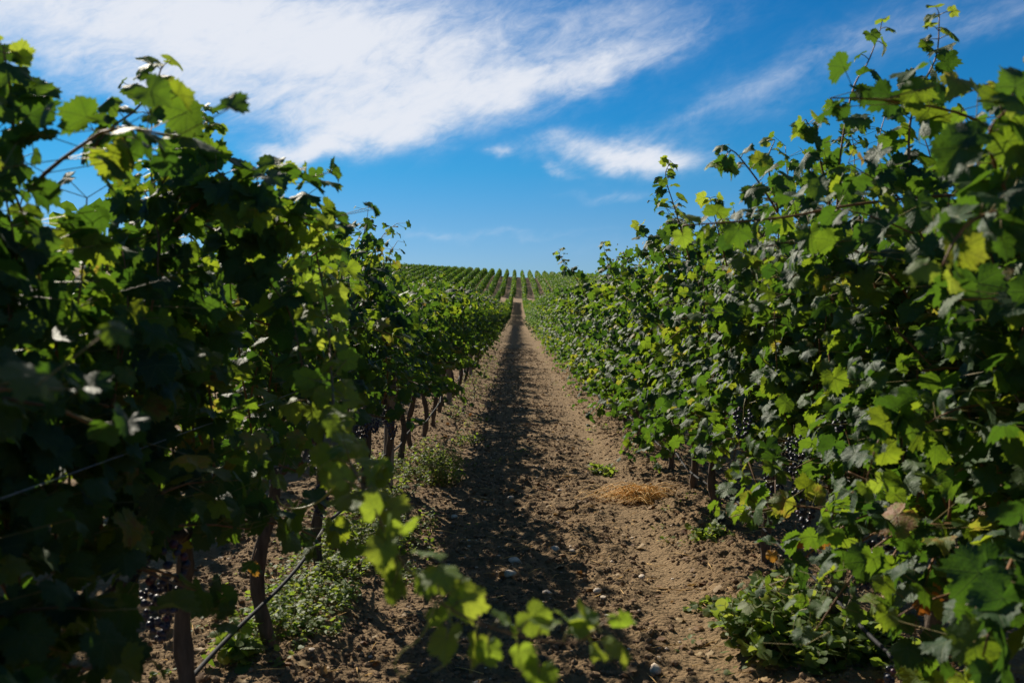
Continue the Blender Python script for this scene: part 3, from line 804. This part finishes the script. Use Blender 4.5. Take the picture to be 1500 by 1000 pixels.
hero(vines['R', 0], A_((1500, 780, 2.2), (1470, 850, 1.95), (1450, 920, 1.85), (1440, 960, 1.85)), 18, 0.068, 0.043, 0.00, 0, .0045, .1, 1.4, tone=.15)
hero(vines['R', 1], A_((1380, 640, 3.1), (1330, 600, 2.8), (1290, 640, 2.7), (1270, 700, 2.7)), 19, 0.066, 0.043, 0.00, 0, .0045, .2, 1.4)
hero(vines['R', 5], A_((862, 440, 9.6), (842, 405, 9.5), (826, 385, 9.4), (818, 368, 9.4)), 31, .062, .05, .1, 0, .004, .3, 1.9)
hero(vines['R', 5], A_((905, 420, 8.6), (890, 385, 8.5), (884, 360, 8.5)), 32, .062, .05, .1, 0, .004, .3, 1.9)
hero(vines['R', 4], A_((985, 400, 6.2), (965, 360, 6.1), (945, 345, 6.0), (938, 330, 6.0)), 33, .064, .05, .1, 0, .004, .3, 1.9)
hero(vines['R', 3], A_((1065, 390, 4.9), (1050, 330, 4.8), (1040, 290, 4.8)), 34, .066, .05, .1, 0, .004, .3, 1.9)
hero(vines['R', 1], A_((1385, 790, 3.0), (1362, 830, 2.8), (1345, 890, 2.7), (1340, 950, 2.66), (1352, 992, 2.65)), 35, .064, .042, .05, 0, .004, .2, 1.6, tone=.3)
hero(vines['R', 1], A_((1330, 780, 3.1), (1300, 830, 2.95), (1290, 880, 2.9)), 36, .062, .045, .05, 0, .004, .2, 1.5, tone=.35)
hero(vines['R', 0], A_((1500, 840, 2.3), (1440, 880, 2.1), (1405, 930, 2.05), (1395, 985, 2.05)), 37, .066, .045, .05, 0, .004, .2, 1.5, tone=.25)
# reddish canes visible inside the right hedge
for (pts) in ([(1310, 480, 3.4), (1360, 530, 3.3), (1410, 580, 3.2)], [(1240, 690, 3.6), (1300, 720, 3.5), (1330, 760, 3.45)], [(1095, 670, 4.4), (1110, 710, 4.3), (1135, 755, 4.3)], [(1390, 760, 3.0), (1400, 700, 3.0), (1440, 650, 3.0), (1495, 530, 2.9)]):
    v = vines['R', 1]; off = np.array(v.location); C = smooth_curve(A_(*pts), 16); cm = MB(); cm.tube(C - off, np.linspace(.0052, .003, 16), 6); cm.build('cane', M['cane'], v)

for (px, py, d, q, sz, vi) in ((1362, 868, 2.8, 0, .045, 1), (1352, 885, 2.8, 1, .038, 1), (1405, 905, 2.7, 2, .035, 1), (1205, 792, 3.75, 3, .036, 2), (1130, 812, 4.2, 4, .034, 2), (1165, 790, 4.0, 5, .042, 2), (370, 830, 4.1, 6, .045, 2)):
    v = vines['L' if px < 700 else 'R', vi]; rg = np.random.default_rng(500 + q); mb = MB(); p = at(px, py, d) - np.array(v.location)
    place_leaves(mb, HI[2:3] + HI[5:6], [p], [rg.normal(0, .3, 3) + (0, 0, -1)], [np.array((-.3, -1, .2)) + rg.normal(0, .4, 3)], [sz], [rg.random()], rg)
    mb.tube(np.array([p, p + (0, .01, .03), p + (.01, .03, .07)]), .0014, 4, 1)
    tag(mb.build('withered_leaf', [M['autumn_leaf'], M['cane']], v), 'withered orange leaf')

# ------------------------------------------------------------------ trellis: posts, wires, drip hoses
def post(X, y, lean, label):
    g = float(terrain(X, y)); root = empty('trellis_post', (X, y, g)); tag(root, label, 'post', 'grey trellis posts of the left row')
    mb = MB(); n = 10
    import bmesh
    z = np.linspace(-.1, 1.62, n); rg = np.random.default_rng(int(y * 10))
    P = np.stack([lean * z + rg.normal(0, .002, n), rg.normal(0, .002, n), z], -1)
    mb.tube(P, .042 * (1 + rg.normal(0, .03, n)), 12)
    mb.build('shaft', M['post'], root)
    cm = MB(); cm.tube(np.array([(lean * .82 + .046 * math.cos(a), .046 * math.sin(a), .82 + .01 * math.sin(a * 2)) for a in np.linspace(0, 6.6, 20)]), .002, 5); cm.build('wire_tie', M['wire'], root)
post(ROW_L + .02, 8.06, .03, 'leaning grey trellis post, the nearest and tallest one seen left of the path')
post(ROW_L + .03, 15.3, -.02, 'grey trellis post left of the path, second in line behind the nearest post')
post(ROW_L + .03, 22.5, .0, 'small grey trellis post left of the path, third in line behind two nearer posts')

def wire(X, z, y0, y1, label, grp):
    ys = np.arange(y0, y1, 1.2); mb = MB()
    P = np.stack([np.full(len(ys), X), ys, terrain(np.full(len(ys), X), ys) + z - .012 * np.abs(np.sin(ys / 7.2 * math.pi))], -1)
    mb.tube(P, .0012, 5); tag(mb.build('trellis_wire', M['wire']), label, 'wire', grp)
wire(-.93, 1.19, .3, 30, 'thin pale trellis wire crossing the dark leaves at the left edge', 'trellis wires')
wire(ROW_R - .06, .83, 1.0, 40, 'thin trellis wire in the fruit zone of the row right of the path', 'trellis wires')

def hose(X, z, y0, y1, label, seed):
    rg = np.random.default_rng(seed); ys = np.arange(y0, y1, .15)
    sag = .045 * np.abs(np.sin((ys - y0) / 1.2 * math.pi / 2)) + .03 * np.sin(ys * .7)
    xs = X + .03 * np.sin(ys * 1.1 + seed) + .015 * np.sin(ys * 3.1)
    mb = MB(); mb.tube(np.stack([xs, ys, terrain(xs, ys) + z - sag], -1), .0085, 8)
    tag(mb.build('drip_hose', M['hose']), label, 'hose', 'drip irrigation hoses')
hose(ROW_L + .05, .37, .5, 60, 'black drip irrigation hose along the trunks left of the path', 1)
hose(ROW_R - .06, .30, 1.2, 60, 'black drip irrigation hose under the leaves right of the path', 2)

# ------------------------------------------------------------------ weeds, straw, stones, litter
def weed(p, w, h, n, leaf, temps, label, seed, name='weed', cat='weed', grp=None, stem=True, mat='weed', nl=11, up=.6):
    rg = np.random.default_rng(seed); root = empty(name, (p[0], p[1], float(ground_z(p[0], p[1])[0]))); tag(root, label, cat, grp)
    mb = MB(); st = MB(); b, t, nn, s, r = [], [], [], [], []
    for i in range(n):
        a = rg.uniform(0, 6.283); rad = w * math.sqrt(rg.random()) * .5
        q = np.array((rad * math.cos(a), rad * math.sin(a) * 1.2, -.01)); hh = h * rg.uniform(.45, 1.05) * (1 - .6 * (rad / (w * .5)) ** 2)
        d = unit(np.array((rg.normal(0, .35), rg.normal(0, .35), up + .4)))
        P = [q]; m = 6
        for k in range(m):
            d = unit(d + rg.normal(0, .16, 3)); P.append(P[-1] + d * hh / m)
        P = np.array(P)
        if stem: st.tube(P, np.linspace(.0028, .001, len(P)), 4)
        for k in range(nl):
            f = rg.uniform(.12, 1); c = P[min(m, int(f * m))] + rg.normal(0, .008, 3)
            aa = rg.uniform(0, 6.283); o = np.array((math.cos(aa), math.sin(aa), 0))
            b.append(c + o * .006); t.append(o + (0, 0, rg.uniform(-.3, .7))); nn.append(np.array((0, 0, 1)) + rg.normal(0, .4, 3) + o * .2)
            s.append(leaf * rg.uniform(.55, 1.15)); r.append(rg.random())
    place_leaves(mb, temps, np.array(b), np.array(t), np.array(nn), np.array(s), np.array(r), rg)
    if stem and n < 35:                                              # a sprig of a few stems: one piece with its leaves
        for V, F, A in zip(st.V, st.F, st.A): mb.V.append(V); mb.F.append(F + mb.n - F.min()); mb.n += len(V); mb.M.append(np.full(len(F), 1)); mb.U.append(np.zeros((len(V), 2))); mb.A.append(A)
        mb.build('leaves', [M[mat], M['stem']], root); return root
    mb.build('leaves', M[mat], root)
    if stem: st.build('stems', M['stem'], root)
    return root
W = 'green weeds on the left bank'
weed(on_ground(628, 712), .55, .42, 110, .032, OVAL, 'bushy light green weed beside the nearest grey post', 1, grp=W)
weed(on_ground(648, 690), .4, .36, 60, .03, OVAL, 'wispy green weed just behind the bushy weed by the nearest post', 21, grp=W)
weed(on_ground(525, 820), .5, .50, 80, .042, OVAL, 'tall leafy green weed behind the curved vine trunk left of the path', 2, grp=W)
weed(on_ground(555, 765), .45, .45, 60, .04, OVAL, 'tall green weed in front of the nearest grey post', 3, grp=W)
weed(on_ground(450, 900), .55, .13, 80, .035, OVAL, 'low spreading weed on the bank between the slim trunk and the curved trunk', 4, grp=W)
weed(on_ground(345, 985), .22, .30, 14, .075, OVAL, 'broad leaved weed in front of the slim vine trunk at lower left', 5, grp=W)
weed(on_ground(600, 850), .35, .09, 30, .03, OVAL, 'small flat weed on the bare bank right of the curved trunk', 6, grp=W)
weed(on_ground(455, 945), .3, .10, 24, .035, OVAL, 'small sparse weed at the lower left on shaded soil', 26, grp=W)
weed(on_ground(505, 800), .4, .25, 40, .035, OVAL, 'green weed tight against the base of the curved trunk', 27, grp=W)
weed(on_ground(685, 650), .35, .22, 30, .03, OVAL, 'small weed at the path edge by the second post', 7, grp=W)
weed(on_ground(470, 860), .45, .26, 70, .03, OVAL, 'light green weed between the slim trunk and the curved trunk on the left bank', 41, grp=W)
weed(on_ground(585, 795), .4, .20, 50, .028, OVAL, 'fine leaved weed on the left bank a little nearer than the nearest post', 42, grp=W)
weed(on_ground(560, 700), .5, .35, 60, .035, OVAL, 'green weed growing behind the nearest post under the left vines', 43, grp=W)
weed(on_ground(405, 940), .4, .16, 50, .03, OVAL, 'low green weed round the foot of the slim dark trunk', 44, grp=W)
weed(on_ground(1160, 960), .62, .40, 130, .055, ROUND, 'rounded mound of heart leaved creeper on the soil below the right vines', 8, 'creeper', 'creeper', None)
weed(on_ground(1240, 985), .5, .22, 60, .055, ROUND, 'low sprawling creeper beside the rounded creeper mound at lower right', 9, 'creeper', 'creeper', None)
weed(on_ground(885, 690), .3, .16, 22, .04, ROUND, 'small green creeper on the right bank beyond the straw tuft', 10, 'creeper', 'creeper', None)
weed(on_ground(1035, 800), .3, .16, 22, .045, ROUND, 'small green creeper on the right bank nearer than the straw tuft', 11, 'creeper', 'creeper', None)
weed(on_ground(1045, 900), .2, .07, 10, .045, ROUND, 'tiny flat sprig on the sunny soil left of the creeper mound', 12, 'creeper', 'creeper', None)
weed(on_ground(770, 660), .3, .03, 10, .05, OVAL, 'cut green sprig lying across the middle of the path', 13, 'leafy_sprig', 'sprig', None)

def straw(p, w, n, label, seed):
    rg = np.random.default_rng(seed); mb = MB(); c = np.array((p[0], p[1], float(ground_z(p[0], p[1])[0])))
    for i in range(n):
        a = rg.uniform(0, 6.283); q = rg.normal(0, w * (.12 if i % 3 else .34), 3) * (1, .8, 0); L_ = w * rg.uniform(.35, .9); d = np.array((1.35 * math.cos(a), .8 * math.sin(a), rg.uniform(.02, .38 if i % 3 else .12)))
        s0 = q - d * L_ * .3 * (1, 1, 0); s2 = q + d * L_ * .6; s1 = (s0 + s2) / 2 + (0, 0, rg.uniform(.03, .11)); s2[2] = max(.02, s2[2] - .03)
        mb.tube(smooth_curve([s0 + (0, 0, .018), s1, s2], 7), np.linspace(.0034, .0014, 7), 4)
    o = mb.build('straw_tuft', M['straw']); o.location = c; tag(o, label, 'straw')
straw(on_ground(935, 738), .50, 150, 'golden tuft of dry straw lying on the right bank', 3)

ICO2 = ico(2); ICO1 = ico(1)
def rock(mb, c, r, rg, flat=.6, base=ICO2, mat=0):
    V, F = base; Q = V.copy()
    for k in range(7):
        d = unit(rg.normal(0, 1, 3)); h = rg.uniform(.55, .9); e = V @ d
        Q -= np.clip((Q @ d) - h, 0, None)[:, None] * d
    Q *= np.array((rg.uniform(.8, 1.35), rg.uniform(.7, 1.1), flat)) * r
    a = rg.uniform(0, 6.28); ca, sa = math.cos(a), math.sin(a)
    Q = Q @ np.array(((ca, -sa, 0), (sa, ca, 0), (0, 0, 1))).T
    mb.add(Q + c, F, mat, None, np.full(len(Q), rg.random()))
STONES = [(755, 829, .042, 'pale rounded stone in the shaded middle of the path, biggest in view'), (812, 809, .040, 'flat pale stone right of the biggest stone on the path'),
          (747, 856, .044, 'pale stone in the path shade just nearer than the biggest stone'), (802, 876, .030, 'small grey stone nearer than the pair of pale stones on the path'),
          (748, 735, .028, 'small pale stone far up the shaded path beside a reddish leaf'), (838, 811, .022, 'little brown stone right of the flat pale stone'),
          (940, 852, .028, 'pale stone on the sunlit wheel track'), (875, 880, .036, 'brownish stone on the shadow edge right of the path centre'), (820, 720, .024, 'small stone on the path level with the straw tuft'),
          (665, 765, .030, 'pale stone on the sunlit left edge of the path'), (960, 985, .040, 'half buried stone at the bottom of the picture below the wheel track')]
for i, (px, py, r, lab) in enumerate(STONES):
    g = on_ground(px, py); rg = np.random.default_rng(900 + i); mb = MB(); rock(mb, np.zeros(3), r, rg, .55)
    o = mb.build('stone', M['stone']); o.location = (g[0], g[1], float(ground_z(g[0], g[1])[0]) + r * .32); tag(o, lab, 'stone', 'stones on the path')

def scatter(name, n, rmin, rmax, mat, label, cat, seed, y0, y1, flat, sel):
    rg = np.random.default_rng(seed); mb = MB()
    y = y0 * (y1 / y0) ** rg.random(n); x = rg.uniform(-1.9, 2.0, n)
    k = rg.random(n) < sel(x); x, y = x[k], y[k]; z = ground_z(x, y)
    r = rmin * (rmax / rmin) ** (rg.random(len(x)) ** 2.8)
    pool = []
    for k in range(14):
        q = MB(); rock(q, np.zeros(3), 1.0, rg, flat, ICO1); pool.append((q.V[0], q.F[0]))
    which = rg.integers(0, 14, len(x)); ang = rg.uniform(0, 6.28, len(x))
    for k, (V, F) in enumerate(pool):
        m = which == k; n = int(m.sum()); ca, sa = np.cos(ang[m]), np.sin(ang[m])
        W = np.stack([V[None, :, 0] * ca[:, None] - V[None, :, 1] * sa[:, None], V[None, :, 0] * sa[:, None] + V[None, :, 1] * ca[:, None], np.broadcast_to(V[None, :, 2], (n, len(V)))], -1) * r[m][:, None, None]
        W = W + np.stack([x[m], y[m], z[m] + r[m] * .2], -1)[:, None, :]
        mb.add(W.reshape(-1, 3), (F[None] + np.arange(n)[:, None, None] * len(V)).reshape(-1, 3))
    tag(mb.build(name, mat, None, False), label, cat, kind='stuff')
M['clod'] = simple('soil_clod', (.13, .084, .048), (.26, .178, .108), 35, .95, .5, None, .1)
scatter('soil_clods', 70000, .0035, .023, M['clod'], 'crumbly brown soil clods scattered over the path', 'clods', 5, 3.6, 40, .75, lambda x: 1 - .75 * np.exp(-((x - .84) / .2) ** 2))
scatter('gravel', 1500, .005, .019, M['stone'], 'small pale pebbles scattered over the soil', 'gravel', 6, 3.6, 60, .6, lambda x: .4 + .6 * (np.abs(x) < .8))

def litter():
    rg = np.random.default_rng(31); n = 900; mb = MB()
    y = 3.7 * (45 / 3.7) ** rg.random(n); x = np.where(rg.random(n) < .6, rg.choice((ROW_L + .25, ROW_R - .25), n) + rg.normal(0, .3, n), rg.uniform(-1, 1.2, n))
    z = ground_z(x, y) + .012; a = rg.uniform(0, 6.283, n)
    t = np.stack([np.cos(a), np.sin(a), rg.normal(0, .2, n)], -1); nn = np.array((0, 0, 1)) + rg.normal(0, .35, (n, 3))
    place_leaves(mb, MID, np.stack([x, y, z], -1), t, nn, rg.uniform(.014, .042, n), rg.random(n), rg)
    m = 650                                                          # twigs
    y = 3.7 * (30 / 3.7) ** rg.random(m); x = rg.uniform(-1.5, 1.6, m); z = ground_z(x, y) + .008
    for p, q, r in zip(x, y, z):
        a = rg.uniform(0, 6.283); L_ = rg.uniform(.03, .16); v = np.array((math.cos(a), math.sin(a), rg.uniform(-.05, .15))) * L_
        mb.tube(np.array([(p, q, r), (p + v[0] * .5, q + v[1] * .5, r + .008), (p + v[0], q + v[1], r + max(v[2], 0))]), [.002, .0018, .001], 4, 1)
    tag(mb.build('leaf_litter', [M['dry_leaf'], M['straw']]), 'dry brown leaves and twigs strewn on the soil', 'litter', kind='stuff')
litter()

def bank_weeds():
    """patchy low seedlings along the foot of both rows, far too many to count"""
    rg = np.random.default_rng(77); mb = MB(); b, t, n, sz, r = [], [], [], [], []
    for k in range(900):
        y = 4.0 * (40 / 4.0) ** rg.random(); left = rg.random() < .72
        x = (ROW_L + rg.normal(.18, .26)) if left else (ROW_R + rg.normal(-.15, .22))
        if vnoise(np.array([x * 1.6]), np.array([y * .9]), LAT[5])[0] < .5: continue
        z = float(ground_z(x, y)[0]); h = rg.uniform(.015, .10)
        for q in range(int(rg.integers(5, 14))):
            a = rg.uniform(0, 6.283); o = np.array((math.cos(a), math.sin(a), 0)); rad = rg.uniform(0, .05)
            b.append((x + o[0] * rad, y + o[1] * rad, z + h * rg.random())); t.append(o + (0, 0, rg.uniform(-.1, .9))); n.append(np.array((0, 0, 1)) + rg.normal(0, .4, 3)); sz.append(rg.uniform(.014, .036)); r.append(rg.random())
    place_leaves(mb, OVAL, np.array(b), np.array(t), np.array(n), np.array(sz), np.array(r), rg)
    tag(mb.build('low_weeds', M['weed']), 'sparse low green seedlings along the foot of the vine rows', 'weeds', kind='stuff')
bank_weeds()
